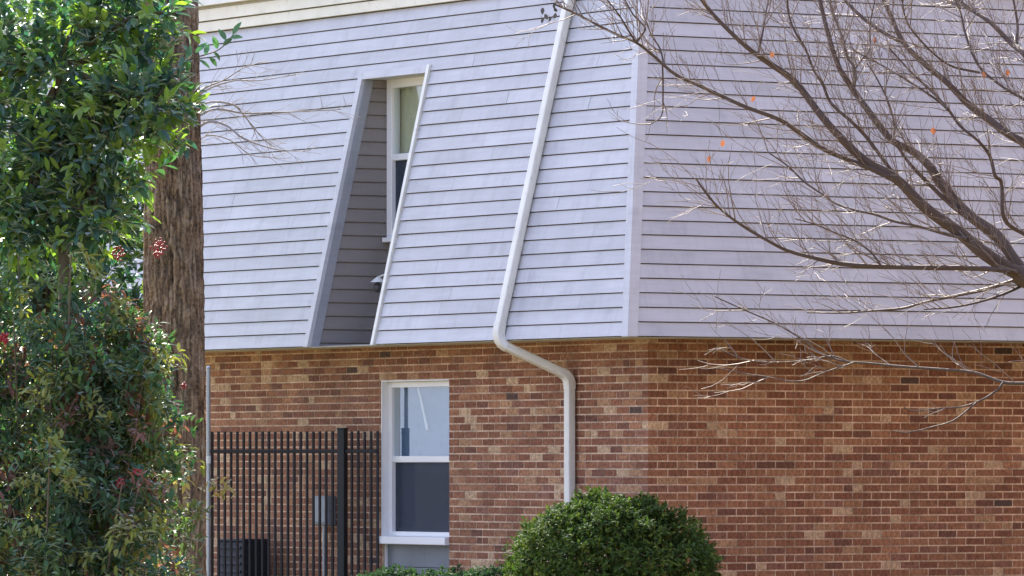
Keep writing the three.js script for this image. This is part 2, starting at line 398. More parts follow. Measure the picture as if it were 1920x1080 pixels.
    if (dir > 0) mesh('corner_trim', hexa(e(yN0, -0.1045, -0.021), e(yN1 - 0.003, -0.1045, -0.021)), M.panel, cheek);
    const s = (y) => [V(x - 0.05 * dir, y, W2Z - 0.03), V(x - 0.013 * dir, y, W2Z - 0.03), V(x - 0.013 * dir, y, oA(y) - 0.055), V(x - 0.05 * dir, y, oA(y) - 0.055)];
    mesh('sheathing', hexa(s(EAVE), s(yN1)), M.sheathing, cheek);
  }
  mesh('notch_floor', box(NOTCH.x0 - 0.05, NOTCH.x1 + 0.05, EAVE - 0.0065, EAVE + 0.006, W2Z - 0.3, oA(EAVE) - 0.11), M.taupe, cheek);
  mesh('notch_head', box(NOTCH.x0 - 0.05, NOTCH.x1 + 0.05, yN1 + 0.001, yN1 + 0.03, W2Z - 0.1, oA(yN1) - 0.021), M.trim, cheek);
  // roof, ceiling and floors (close the house)
  mesh('roof', box(WEST, oB(TOP) - 0.1, TOP + 0.2, TOP + 0.3, NORTH, oA(TOP) - 0.1), M.roof, house);
  mesh('floor_slab', merge([box(WEST + 0.3, -0.3, EAVE - 0.2, EAVE, NORTH + 0.3, -0.301), box(WEST, oB(EAVE) - SLAB, EAVE - 0.007, EAVE - 0.001, NORTH, -0.301)]), M.plaster, house);
}

// windows
function hungWindow(name, x0, x1, y0, y1, z, opt) {
  const w = group(name, house, opt.label), F = opt.frame ?? 0.06;
  const rail = opt.rail, rw = opt.railW ?? 0.06;
  mesh('frame', chamferBox(x0, x0 + F, y0, y1, z - 0.09, z, 0.004), M.vinyl, w);
  mesh('frame', chamferBox(x1 - F, x1, y0, y1, z - 0.09, z, 0.004), M.vinyl, w);
  mesh('frame', chamferBox(x0 + F, x1 - F, y1 - F * 0.85, y1, z - 0.09, z - 0.002, 0.004), M.vinyl, w);
  mesh('frame', chamferBox(x0 + F, x1 - F, y0, y0 + F * 0.7, z - 0.09, z - 0.002, 0.004), M.vinyl, w);
  mesh('meeting_rail', chamferBox(x0 + F, x1 - F, rail - rw / 2, rail + rw / 2, z - 0.075, z - 0.012, 0.004), M.vinyl, w);
  mesh('pane', box(x0 + F, x1 - F, rail + rw / 2, y1 - F * 0.85, z - 0.031, z - 0.03), M.glass, w);
  const b = 0.03;                          // lower sash sits one step further back
  for (const [a, c, d, e] of [[x0 + F, x0 + F + b, y0 + F * 0.7, rail - rw / 2], [x1 - F - b, x1 - F, y0 + F * 0.7, rail - rw / 2], [x0 + F + b, x1 - F - b, y0 + F * 0.7, y0 + F * 0.7 + b]])
    mesh('sash', box(a, c, d, e, z - 0.085, z - 0.048), M.panel, w);
  mesh('pane', box(x0 + F + b, x1 - F - b, y0 + F * 0.7 + b, rail - rw / 2, z - 0.061, z - 0.06), M.glass, w);
  mesh('insect_screen', box(x0 + F, x1 - F, y0 + F * 0.7, rail - rw / 2, z - 0.0425, z - 0.042), M.screen, w);
  return w;
}
const pleat = (x0, x1, y0, y1, z, amp, n) => {
  const g = new THREE.PlaneGeometry(x1 - x0, y1 - y0, n * 8, 6);
  g.translate((x0 + x1) / 2, (y0 + y1) / 2, z);
  const p = g.attributes.position;
  for (let i = 0; i < p.count; i++) p.setZ(i, p.getZ(i) + amp * Math.sin((p.getX(i) - x0) / (x1 - x0) * n * Math.PI * 2 + 0.7 * noise(p.getX(i) * 9, 2)) * (0.8 + 0.3 * noise(p.getX(i) * 4, p.getY(i))));
  g.computeVertexNormals();
  return g;
};
{
  const z = -0.06, sillTop = pA(780, 1006, z).y, railY = pA(780, 861, z - 0.01).y;
  const w = hungWindow('window', W1.x0 + 0.013, W1.x1 - 0.001, sillTop, W1.top - 0.014, z, { rail: railY, frame: 0.062, railW: 0.058, label: 'white hung window set into the brick wall' });
  mesh('casing', box(W1.x0 + 0.001, W1.x0 + 0.012, sillTop, W1.top - 0.013, z - 0.08, 0.006), M.vinyl, w);
  mesh('casing', box(W1.x0 + 0.001, W1.x1 - 0.002, W1.top - 0.0125, W1.top - 0.001, z - 0.08, 0.006), M.vinyl, w);
  mesh('sill', chamferBox(W1.x0 - 0.02, W1.x1 - 0.003, W1.sill, sillTop - 0.001, z - 0.09, 0.045, 0.005), M.vinyl, w);
  for (let k = 0; k < 4; k++) { const y1 = W1.sill - 0.002 - k * 0.21, y0 = Math.max(0, y1 - 0.204); mesh('siding_board', box(W1.x0 + 0.03, W1.x1 - 0.002, y0, y1, -0.09, -0.045 - 0.001 * k), M.underPanel, w); }
  mesh('casing', box(W1.x0 + 0.002, W1.x0 + 0.028, 0, W1.sill - 0.002, -0.09, -0.028), M.vinyl, w);
  mesh('back_panel', box(W1.x0 - 0.05, W1.x1 + 0.05, 0, W1.sill, -0.34, -0.301), M.plaster, w);
  // slanted white strip put behind the upper pane to draw the streak there
  const a = pA(783, 722, -0.125), b = pA(793, 765, -0.125), c = pA(802, 806, -0.125);
  mesh('white_strip', tube([a, b, c], [0.007, 0.011, 0.015], 8, 4), M.whiteStrip, w);
  mesh('sky_tint_sheet', box(W1.x0 + 0.004, W1.x1 - 0.004, sillTop + 0.002, W1.top - 0.004, -0.159, -0.154), M.shade, w);  // added sheet; its blue stands for sky reflected in the panes
}
{
  const z = W2Z, head = pA(750, 147, z).y, rail = pA(748, 294, z).y, sillTop = pA(735, 445, z).y;
  const w = hungWindow('window', NOTCH.x0 + 0.014, NOTCH.x1 - 0.014, sillTop, head, z, { rail, frame: 0.095, railW: 0.06, label: 'white hung window deep in the slanted notch' });
  mesh('sill', chamferBox(NOTCH.x0 + 0.014, NOTCH.x1 - 0.014, sillTop - 0.045, sillTop - 0.001, z - 0.09, z + 0.05, 0.005), M.vinyl, w);
  mesh('back_wall', merge([box(NOTCH.x0 - 0.05, NOTCH.x1 + 0.05, EAVE + 0.013, sillTop - 0.046, z - 0.1, z - 0.031), box(NOTCH.x0 - 0.05, NOTCH.x1 + 0.05, head + 0.001, NOTCH.top, z - 0.1, z - 0.031)]), M.trim, w);
  mesh('tree_tint_curtain', pleat(NOTCH.x0 + 0.03, NOTCH.x1 - 0.03, sillTop, head, z - 0.125, 0.018, 9), M.tree_tint_curtain, w);
}
// rooms behind the two windows
{
  const room = (x0, x1, y0, y1, z0, z1) => mesh('room_lining', merge([box(x0, x1, y0, y1, z0 - 0.05, z0), box(x0 - 0.05, x0, y0, y1, z0, z1), box(x1, x1 + 0.05, y0, y1, z0, z1)]), M.plaster, house);
  room(W1.x0 - 1, W1.x1 + 1, 0, EAVE - 0.21, -3.5, -0.292);
  room(NOTCH.x0 - 1, NOTCH.x1 + 1, EAVE + 0.001, TOP + 0.19, -3.5, W2Z - 0.03);
}
// small lamp under the upper window
{
  const l = group('wall_lamp', house), a = pA(709, 524, -0.02);
  const cone = new THREE.CylinderGeometry(0.012, 0.075, 0.05, 20, 1, true); cone.translate(a.x, a.y, a.z);
  mesh('shade', cone, M.white, l);
  mesh('arm', tube([V(a.x, a.y + 0.02, a.z), V(a.x + 0.02, a.y + 0.05, a.z - 0.1), V(a.x + 0.03, a.y - 0.03, W2Z - 0.03)], [0.01, 0.01, 0.01], 8, 5), M.white, l);
  const bulb = new THREE.SphereGeometry(0.042, 18, 12); bulb.scale(1, 1.1, 1); bulb.translate(a.x - 0.01, a.y - 0.075, a.z);
  mesh('lamp_head', bulb, M.lampDark, l);
  mesh('neck', tube([V(a.x - 0.005, a.y + 0.01, a.z), V(a.x - 0.01, a.y - 0.06, a.z)], [0.016, 0.02], 8, 1), M.lampDark, l);
}
// downspout
{
  const ds = group('downspout', house, 'white downspout slanting down the siding and stepping back to the brick');
  const section = (w, d) => { const c = 0.012, s = []; for (const [x, z, k] of [[1, 1, 0], [-1, 1, 1], [-1, -1, 2], [1, -1, 3]]) for (let i = 0; i <= 3; i++) { const a = (k + i / 3) * Math.PI / 2; s.push([x * (w / 2 - c) + Math.cos(a) * c, z * (d / 2 - c) + Math.sin(a) * c]); } return s; };
  const sweep = (pts, w, d) => {
    const s = section(w, d), pos = [], idx = [], uv = []; let run = 0;
    pts.forEach((p, i) => {
      const t0 = i ? p.clone().sub(pts[i - 1]).normalize() : null, t1 = i < pts.length - 1 ? pts[i + 1].clone().sub(p).normalize() : null;
      const t = (t0 && t1 ? t0.clone().add(t1) : (t0 ?? t1).clone()).normalize();
      const bx = V(1, 0, 0).addScaledVector(t, -t.x).normalize(), bz = V(0, 0, 0).crossVectors(bx, t).normalize();
      if (bz.z < 0) bz.negate();
      const k = t0 && t1 ? 1 / Math.max(0.75, t0.dot(t)) : 1;
      if (i) run += p.distanceTo(pts[i - 1]);
      s.forEach(([a, b], j) => { const q = p.clone().addScaledVector(bx, a).addScaledVector(bz, b * k); pos.push(q.x, q.y, q.z); uv.push(j / s.length * 0.36, run); });
    });
    const n = s.length;
    for (let i = 0; i < pts.length - 1; i++) for (let j = 0; j < n; j++) { const a = i * n + j, b = i * n + (j + 1) % n; idx.push(a, b, a + n, b, b + n, a + n); }
    const g = new THREE.BufferGeometry();
    g.setAttribute('position', new THREE.Float32BufferAttribute(pos, 3)); g.setAttribute('uv', new THREE.Float32BufferAttribute(uv, 2)); g.setIndex(idx);
    g.computeVertexNormals();
    return g;
  };
  const off = 0.062, wd = 0.088, dd = 0.072;
  const onMansard = (px, py) => { let y = 3; for (let i = 0; i < 12; i++) y = pA(px, py, oA(y) + off).y; return pA(px, py, oA(y) + off); };
  const top = onMansard(1066, 4), low = onMansard(937, 612);
  const dirT = top.clone().sub(low).normalize(), topEnd = low.clone().addScaledVector(dirT, (TOP + 0.25 - low.y) / dirT.y);
  const b0 = onMansard(931, 634), w0 = pA(1068, 712, 0.055);
  const elbow = (a, b, c) => { const l = []; for (let i = 0; i <= 6; i++) { const t = i / 6; l.push(a.clone().multiplyScalar((1 - t) ** 2).addScaledVector(b, 2 * t * (1 - t)).addScaledVector(c, t * t)); } return l; };
  const bend1 = b0.clone().add(V(0.012, -0.035, 0)), dirD = w0.clone().add(V(0, 0.03, 0)).sub(bend1).normalize();
  const e1 = bend1.clone().addScaledVector(dirD, 0.10), bend2 = w0.clone().add(V(0, 0.03, 0)), e2 = bend2.clone().addScaledVector(dirD, -0.08), e3 = bend2.clone().add(V(0, -0.08, 0));
  mesh('pipe', sweep([topEnd, low], wd, dd), M.white, ds);
  mesh('elbow', sweep([low.clone().addScaledVector(dirT, 0.03), ...elbow(low.clone().addScaledVector(dirT, -0.03), bend1, e1)], wd + 0.008, dd + 0.008), M.white, ds);
  mesh('pipe', sweep([e1.clone().addScaledVector(dirD, -0.03), e2.clone().addScaledVector(dirD, 0.02)], wd, dd), M.white, ds);
  mesh('elbow', sweep([...elbow(e2, bend2, e3), e3.clone().add(V(0, -0.03, 0))], wd + 0.008, dd + 0.008), M.white, ds);
  mesh('pipe', sweep([e3, V(e3.x, 0.12, e3.z)], wd, dd), M.white, ds);
  for (const y of [0.7]) mesh('strap', box(e3.x - wd / 2 - 0.02, e3.x + wd / 2 + 0.02, y, y + 0.03, 0.004, dd + 0.024), M.white, ds);
}

// ------------------------------------------------------------------ added unseen house (its ochre brick is there to warm and shade wall B)
{
  const nh = thing('added_house', 'added unseen brick house that warms and shades the wall behind the bare tree', 'house', houseW(V(9.2, 0, -16)));
  nh.rotation.y = -ANG;
  const m = std(col(0.19, 0.11, 0.035), 0.9, { map: brickTone });
  mesh('wall', box(0, 8, 0, 14.4, 0, 15.4), m, nh);
  mesh('roof', hexa([V(-0.3, 14.401, -0.3), V(8.4, 14.401, -0.3), V(8.4, 14.401, 15.5), V(-0.3, 14.401, 15.5)], [V(2.5, 16, 2), V(5.5, 16, 2), V(5.5, 16, 13), V(2.5, 16, 13)]), M.roof, nh);
  for (const y of [0.9, 3.9, 6.9, 9.9]) for (const z of [2, 6, 10]) {
    mesh('window', box(-0.06, -0.001, y, y + 1.5, z, z + 1.1), M.vinyl, nh);
    mesh('pane', box(-0.075, -0.061, y + 0.08, y + 1.42, z + 0.08, z + 1.02), M.shade, nh);
  }
}

// ------------------------------------------------------------------ fence, post, boxes
{
  const R = pA(708, 845, 0.06), L = pA(398, 848, 0.95);
  const r = houseW(V(R.x, 0, R.z)), l = houseW(V(L.x, 0, L.z));
  const f = thing('metal_fence', 'black metal picket fence with a thick square post beside the lower window', 'fence', l);
  const len = r.distanceTo(l), ax = r.clone().sub(l).normalize();
  f.rotation.y = Math.atan2(-ax.z, ax.x);
  const depthAt = (s) => -l.clone().addScaledVector(ax, s).z;
  const yAt = (py, s) => EYE + (HORIZON - py) / FOCAL * depthAt(s);
  const h = yAt(809, len / 2), n = 26, sPost = len * 0.79;
  for (let i = 0; i <= n; i++) {
    const s = len * i / n;
    if (Math.abs(s - sPost) < 0.06) continue;
    mesh('picket', chamferBox(s - 0.0105, s + 0.0105, 0.05, h + rr(-0.004, 0.004), -0.0105, 0.0105, 0.002), M.blackMetal, f);
  }
  for (const y of [yAt(846, len / 2), 0.42]) mesh('rail', chamferBox(-0.03, len, y - 0.016, y + 0.016, -0.0195, 0.0195, 0.003), M.blackMetal, f);
  const post = mesh('post', chamferBox(sPost - 0.037, sPost + 0.037, 0, h + 0.02, -0.037, 0.037, 0.004), M.postMetal, f);
  mesh('post_cap', chamferBox(sPost - 0.041, sPost + 0.041, h + 0.02, h + 0.032, -0.041, 0.041, 0.004), M.postMetal, f);
  post.rotation.y = 0;

  const p0 = houseW(pA(391, 848, 0.98)); p0.y = 0;
  const pole = thing('metal_pole', 'slim grey galvanised pole at the end of the black fence', 'pole', p0);
  const ph = EYE + (HORIZON - 690) / FOCAL * -p0.z;
  mesh('shaft', new THREE.CylinderGeometry(0.019, 0.019, ph, 20).translate(0, ph / 2, 0), M.galvanised, pole);
  mesh('cap', new THREE.SphereGeometry(0.021, 16, 8, 0, 6.3, 0, 1.6).translate(0, ph, 0), M.galvanised, pole);
  mesh('collar', new THREE.CylinderGeometry(0.024, 0.024, 0.07, 20).translate(0, EYE + (HORIZON - 862) / FOCAL * -p0.z, 0), M.vinyl, pole);

  // cabinet behind the fence
  const c0 = pA(456, 1016, 0.42), ch = c0.y;
  const cw = houseW(V(c0.x, 0, c0.z));
  const cab = thing('condenser_unit', 'dark blue outdoor condenser cabinet behind the black fence', 'air conditioner', cw);
  cab.rotation.y = -ANG;
  mesh('cabinet', chamferBox(-0.48, 0, 0.06, ch, -0.27, 0, 0.01), M.cabinet, cab);
  mesh('lid', chamferBox(-0.49, 0.01, ch + 0.001, ch + 0.025, -0.28, 0.01, 0.008), M.cabinet, cab);
  for (let k = 0; k < 9; k++) { const y = ch - 0.07 - k * 0.075; mesh('louvre', chamferBox(-0.44, -0.04, y, y + 0.025, 0.001, 0.014, 0.004), M.cabinet, cab); mesh('louvre', chamferBox(0.001, 0.014, y, y + 0.025, -0.24, -0.03, 0.004), M.cabinet, cab); }
  mesh('foot', box(-0.46, -0.4, 0, 0.06, -0.25, -0.02), M.cabinet, cab); mesh('foot', box(-0.08, -0.02, 0, 0.06, -0.25, -0.02), M.cabinet, cab);

  const utility = (name, label, a, b, c, d, dep) => {
    const lo = pA(a, d, dep), hi = pA(b, c, dep);
    const t = thing(name, label, 'utility box', houseW(V(lo.x, lo.y, 0.004)));
    t.rotation.y = -ANG;
    const w = Math.max(0.08, hi.x - lo.x), hh = hi.y - lo.y;
    mesh('casing', chamferBox(0, w, 0, hh, 0, dep, 0.006), M.boxMetal, t);
    mesh('cover', chamferBox(0.012, w - 0.012, 0.02, hh - 0.015, dep + 0.001, dep + 0.012, 0.004), M.boxMetal, t);
    mesh('conduit', new THREE.CylinderGeometry(0.014, 0.014, lo.y, 12).translate(w / 2, -lo.y / 2, dep / 2), M.galvanised, t);
    return t;
  };
  utility('utility_box', 'pale blue grey meter box on the brick wall behind the fence', 586, 615, 930, 984, 0.09);
}

// ------------------------------------------------------------------ foliage tools
const leafVerts = (len, wid, fold, curl) => {                        // a bent, folded leaf along +y, lying in xy, top side +z
  const rows = [[0, 0], [0.22, 0.72], [0.5, 1], [0.78, 0.66], [1, 0]], v = [];
  rows.forEach(([t, w]) => { const z = -curl * t * t * len; v.push([-w * wid / 2, t * len, z + fold * w * wid * 0.5], [0, t * len, z], [w * wid / 2, t * len, z + fold * w * wid * 0.5]); });
  const tri = [1, 4, 3, 1, 5, 4];
  for (const a of [3, 6]) tri.push(a, a + 1, a + 3, a + 1, a + 4, a + 3, a + 1, a + 2, a + 5, a + 1, a + 5, a + 4);
  tri.push(9, 10, 13, 10, 11, 13);
  return { v, tri };
};
class Leaves {
  constructor() { this.pos = []; this.col = []; this.idx = []; this.n = 0; }
  add(at, dir, up, len, wid, c, fold = 0.35, curl = 0.15) {
    const y = dir.clone().normalize(), x = V(0, 0, 0).crossVectors(y, up).normalize();
    if (!(x.lengthSq() > 0.5)) x.set(1, 0, 0);
    const z = V(0, 0, 0).crossVectors(x, y);
    const { v, tri } = leafVerts(len, wid, fold, curl);
    for (const [a, b, d] of v) { this.pos.push(at.x + x.x * a + y.x * b + z.x * d, at.y + x.y * a + y.y * b + z.y * d, at.z + x.z * a + y.z * b + z.z * d); this.col.push(...c); }
    for (const t of tri) this.idx.push(this.n + t);
    this.n += v.length;
  }
  geo() {
    const g = new THREE.BufferGeometry();
    g.setAttribute('position', new THREE.Float32BufferAttribute(this.pos, 3)); g.setAttribute('color', new THREE.Float32BufferAttribute(this.col, 3)); g.setIndex(this.idx);
    g.computeVertexNormals();
    return g;
  }
}
const leafMat = (gloss, rough, through, c = [1, 1, 1]) => new THREE.MeshPhysicalMaterial({ color: col(...c), vertexColors: true, roughness: 0.92, transmission: through, thickness: 0, clearcoat: gloss, clearcoatRoughness: rough, side: THREE.DoubleSide });
const unit = () => { let v; do v = V(rr(-1, 1), rr(-1, 1), rr(-1, 1)); while (v.lengthSq() > 1 || v.lengthSq() < 0.01); return v.normalize(); };
const jitter = (c, a) => { const k = 1 + gauss() * a; return [c[0] * k * (1 + gauss() * a * 0.5), c[1] * k, c[2] * k * (1 + gauss() * a * 0.5)].map((x) => Math.max(0.004, x)); };
const barkTone = noiseTexture(512, (u, v) => { const r = Math.abs(noise(u * 26 + 0.8 * fbm(u * 5, v * 6, 2), v * 5, 1.5)), f = fbm(u * 70, v * 30, 6.2, 4), s = fbm(u * 4, v * 4, 1.3, 3), x = Math.abs(noise(u * 14, v * 22, 3.1)); const k = 0.50 + Math.min(r, 0.4) * 0.9 + f * 0.45 + s * 0.3 + Math.min(0.12, x) * 1.2; return [k * 1.02, k * (0.97 + s * 0.1), k * (0.93 + s * 0.25)]; }, true, 1);
M.bark = std(col(0.29, 0.225, 0.165), 0.95, { map: barkTone, bumpMap: barkTone, bumpScale: 0.015 });
M.branch = std(col(0.085, 0.056, 0.042), 0.7, { bumpMap: grit, bumpScale: 0.002 });
M.twig = std(col(0.20, 0.152, 0.125), 0.6);
M.paleTwig = std(col(0.24, 0.22, 0.21), 0.85);
M.stem = std(col(0.11, 0.085, 0.05), 0.8);
M.berry = new THREE.MeshPhysicalMaterial({ color: col(0.30, 0.02, 0.025), roughness: 0.5, clearcoat: 0.2, clearcoatRoughness: 0.2 });
M.holly = leafMat(1.0, 0.16, 0.5);
M.nandina = leafMat(0.25, 0.3, 0.5);
M.boxwood = leafMat(0.0, 0.5, 0.35); M.boxwood.specularIntensity = 0.35;
M.dryLeaf = leafMat(0.1, 0.5, 0.4);

// ------------------------------------------------------------------ big trunk on the left
{
  const D = 44, base = P(322, 1219, D); base.y = 0;
  const t = thing('old_tree', 'thick brown tree trunk with furrowed bark beside the evergreen leaves', 'tree', base);
  const H = 8.5, RS = 180, VS = 420, pos = [], uv = [], idx = [];
  for (let j = 0; j <= VS; j++) {
    const y = j / VS * H;
    const cx = 0.02 * Math.sin(y * 0.6) - 0.022 * (y - 2) * 0 + lerp(0.0, -0.02, y / H), r0 = 0.232 + 0.13 * Math.exp(-y / 0.35) - 0.008 * y;
    for (let i = 0; i <= RS; i++) {
      const a = i / RS * Math.PI * 2, ca = Math.cos(a), sa = Math.sin(a);
      const w = 0.35 * fbm(ca * 2, y * 1.1, sa * 2, 2);
      const ridge = Math.min(0.3, Math.abs(noise((ca + w) * 7.5, y * 1.6, (sa + w) * 7.5))) - 0.2, fine = fbm(ca * 24, y * 11, sa * 24, 3);
      const r = r0 * (1 + 0.05 * noise(ca * 1.2, y * 0.8, sa * 1.2)) + 0.075 * ridge + 0.012 * fine;
      pos.push(cx + ca * r, y, sa * r); uv.push(i / RS * 1.5, y);
    }
  }
  for (let j = 0; j < VS; j++) for (let i = 0; i < RS; i++) { const a = j * (RS + 1) + i, b = a + RS + 1; idx.push(a, b, a + 1, a + 1, b, b + 1); }
  const g = new THREE.BufferGeometry();
  g.setAttribute('position', new THREE.Float32BufferAttribute(pos, 3)); g.setAttribute('uv', new THREE.Float32BufferAttribute(uv, 2)); g.setIndex(idx); g.computeVertexNormals();
  mesh('trunk', g, M.bark, t);
  for (const [y, a, l] of [[6.9, 0.4, 2.6], [7.4, 2.5, 2.4], [7.9, 4.4, 2.2], [8.2, 5.6, 2.0]]) {
    const d = V(Math.cos(a), 0.9, Math.sin(a)).normalize();
    mesh('limb', tube([V(0, y, 0), V(0, y, 0).addScaledVector(d, l * 0.5).add(V(0, 0.1, 0)), V(0, y + 0.5, 0).addScaledVector(d, l)], [0.12, 0.08, 0.03], 10, 6), M.bark, t);
  }
}

// ------------------------------------------------------------------ broad-leaved evergreens and heavenly bamboo on the left
function evergreen(label, base, blobs, nTwig, tone, extra = []) {
  const t = thing('evergreen_tree', label, 'tree', base, 'evergreens in front of the trunk');
  const L = new Leaves(), stems = [];
  const trunkTop = blobs[0][0].clone().sub(base);
  stems.push(tube([V(0, 0, 0), V(0.05, trunkTop.y * 0.5, 0.03), trunkTop], [0.06, 0.05, 0.025], 10, 5));
  for (const [c, rx, ry, rz, share] of blobs) {
    const cl = c.clone().sub(base);
    for (let k = 0; k < 7; k++) { const d = unit(); d.y = Math.abs(d.y) * 0.6; stems.push(tube([trunkTop.clone().lerp(cl, 0.2), cl.clone().add(V(d.x * rx * 0.4, d.y * ry * 0.3, d.z * rz * 0.4)), cl.clone().add(V(d.x * rx * 0.85, d.y * ry * 0.85, d.z * rz * 0.85))], [0.018, 0.012, 0.005], 6, 4)); }
    for (let i = 0; i < nTwig * share; i++) {
      const d = unit(), r = Math.pow(rnd(), 0.42) * (0.88 + 0.3 * noise(d.x * 2.2 + c.x, d.y * 2.2 + c.y, d.z * 2.2));
      const o = cl.clone().add(V(d.x * rx * r, d.y * ry * r, d.z * rz * r));
      const ax = d.clone().multiplyScalar(0.7).add(V(0, 0.35, 0)).add(unit().multiplyScalar(0.6)).normalize();
      const len = rr(0.10, 0.2), m = 5 + Math.floor(rnd() * 5);
      const backlit = rnd() < 0.3;  // some twigs get a backlit yellow-green put into their leaf colour
      for (let k = 0; k < m; k++) {
        const f = k / m, side = unit(), dir = ax.clone().multiplyScalar(0.55 + f * 0.5).add(side.addScaledVector(ax, -side.dot(ax)).normalize().multiplyScalar(0.95 - 0.4 * f));
        const up = V(0, 1, 0).add(unit().multiplyScalar(0.55));
        const c3 = jitter(backlit ? tone[1] : rnd() < 0.4 ? tone[2] : tone[0], 0.18);
        L.add(o.clone().addScaledVector(ax, f * len), dir, up, rr(0.08, 0.125), rr(0.034, 0.054), c3, rr(0.2, 0.55), rr(0.02, 0.3));
      }
    }
  }
  for (const [pts, leaves] of extra) {
    const q = pts.map((p) => p.clone().sub(base));
    mesh('sprig', tube(q, q.map((_, i) => 0.006 - 0.004 * i / q.length), 6, 4), M.stem, t);
    for (const [at, dir, len, wid] of leaves) { const l1 = new Leaves(); l1.add(V(0, 0, 0), dir, V(0.2, 0.5, 0.8).add(unit().multiplyScalar(0.3)), len, wid, jitter(tone[0], 0.15)); const m = mesh('leaf', l1.geo(), M.holly, t); m.position.copy(at.clone().sub(base)); }
  }
  mesh('trunk', merge(stems), M.stem, t);
  const cr = mesh('crown', L.geo(), M.holly, t); cr.userData.kind = 'stuff';
  return t;
}
{
  const D = 42, b = P(110, 1219, D); b.y = 0;
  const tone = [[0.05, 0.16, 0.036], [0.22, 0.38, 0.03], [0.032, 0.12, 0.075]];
  const sprigPts = [P(330, 118, D - 0.2), P(380, 104, D - 0.25), P(412, 92, D - 0.3), P(440, 62, D - 0.3)];
  const spr = [[366, 100, 0.7, 0.75], [385, 104, 0.2, 0.95], [400, 98, 0.5, -0.5], [408, 92, -0.3, 0.95], [418, 86, 0.8, 0.7], [424, 76, -0.5, 0.85], [436, 66, 0.5, 0.85], [430, 72, 0.98, 0.15], [392, 108, 0.65, -0.6], [350, 112, 0.3, 0.95], [372, 112, 0.75, -0.45], [356, 104, -0.4, 0.8]]
    .map(([px, py, dx, dy]) => [P(px, py, D - 0.3 + rr(-0.04, 0.04)), V(dx, dy, rr(-0.4, 0.4)), rr(0.085, 0.12), rr(0.038, 0.05)]);
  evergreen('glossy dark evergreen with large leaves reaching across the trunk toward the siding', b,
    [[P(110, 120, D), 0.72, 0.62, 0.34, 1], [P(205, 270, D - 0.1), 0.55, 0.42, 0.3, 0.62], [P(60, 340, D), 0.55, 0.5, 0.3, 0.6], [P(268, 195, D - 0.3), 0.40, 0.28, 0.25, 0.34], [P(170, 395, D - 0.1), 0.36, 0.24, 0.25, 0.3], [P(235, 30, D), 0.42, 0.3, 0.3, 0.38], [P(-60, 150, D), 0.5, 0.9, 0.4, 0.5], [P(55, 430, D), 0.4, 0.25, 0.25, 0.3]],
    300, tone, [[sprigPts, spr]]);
  const D2 = 55.5, b2 = P(60, 1219, D2); b2.y = 0;
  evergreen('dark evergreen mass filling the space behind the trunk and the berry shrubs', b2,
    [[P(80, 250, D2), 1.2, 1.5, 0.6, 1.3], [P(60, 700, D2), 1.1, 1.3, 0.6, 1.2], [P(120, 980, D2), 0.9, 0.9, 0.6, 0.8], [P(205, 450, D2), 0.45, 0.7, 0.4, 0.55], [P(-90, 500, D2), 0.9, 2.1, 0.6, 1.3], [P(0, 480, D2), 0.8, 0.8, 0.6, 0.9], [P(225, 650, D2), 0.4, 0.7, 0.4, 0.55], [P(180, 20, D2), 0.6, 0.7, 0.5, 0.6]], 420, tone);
}
function nandina(label, base, canes, tones, berries) {
  const t = thing('berry_shrub', label, 'shrub', base, 'berry shrubs below the evergreen');
  const L = new Leaves();
  for (const [dx, dz, h, lean, n] of canes) {
    const top = V(dx + lean, h, dz + rr(-0.1, 0.1)), foot = V(dx * 0.45, 0, dz * 0.4);
    mesh('cane', tube([foot, foot.clone().lerp(top, 0.5).add(V(rr(-0.04, 0.04), 0.05, 0)), top], [0.011, 0.009, 0.005], 7, 5), M.stem, t);
    for (let k = 0; k < n; k++) {
      const f = 0.28 + 0.72 * Math.pow((k + rnd()) / n, 0.8), at = foot.clone().lerp(top, f), a = rr(0, Math.PI * 2), reach = rr(0.16, 0.34);
      const out = V(Math.cos(a), rr(0.05, 0.6), Math.sin(a)).normalize();
      const tone = tones[Math.floor(Math.pow(rnd(), 1.4) * tones.length)];
      for (let q = 0; q < 4; q++) {                       // side stalks of one compound leaf
        const s = at.clone().addScaledVector(out, reach * (0.35 + q * 0.22)).add(V(0, -0.05 * q * q * 0.3, 0));
        for (let e = 0; e < 8; e++) {
          const d2 = out.clone().multiplyScalar(0.5).add(unit().multiplyScalar(0.95)).add(V(0, -0.15, 0)).normalize();
          const p = s.clone().add(unit().multiplyScalar(0.055));
          L.add(p, d2, V(0, 1, 0).add(unit().multiplyScalar(0.5)), rr(0.05, 0.095), rr(0.02, 0.036), jitter(tone, 0.2), 0.3, rr(0.05, 0.35));
        }
      }
    }
  }
  const f = mesh('foliage', L.geo(), M.nandina, t); f.userData.kind = 'stuff';
  for (const [c, n, r] of berries) {
    const list = [];
    for (let i = 0; i < n; i++) { const s = new THREE.SphereGeometry(0.0075, 8, 6), d = unit(); s.translate(d.x * r * rnd() ** 0.4, d.y * r * 1.2 * rnd() ** 0.4, d.z * r * rnd() ** 0.4); list.push(s); }
    const m = mesh('berry_cluster', merge(list), M.berry, t, 'cluster of red berries'); m.position.copy(c.clone().sub(base)); m.userData.kind = 'stuff';
  }
}
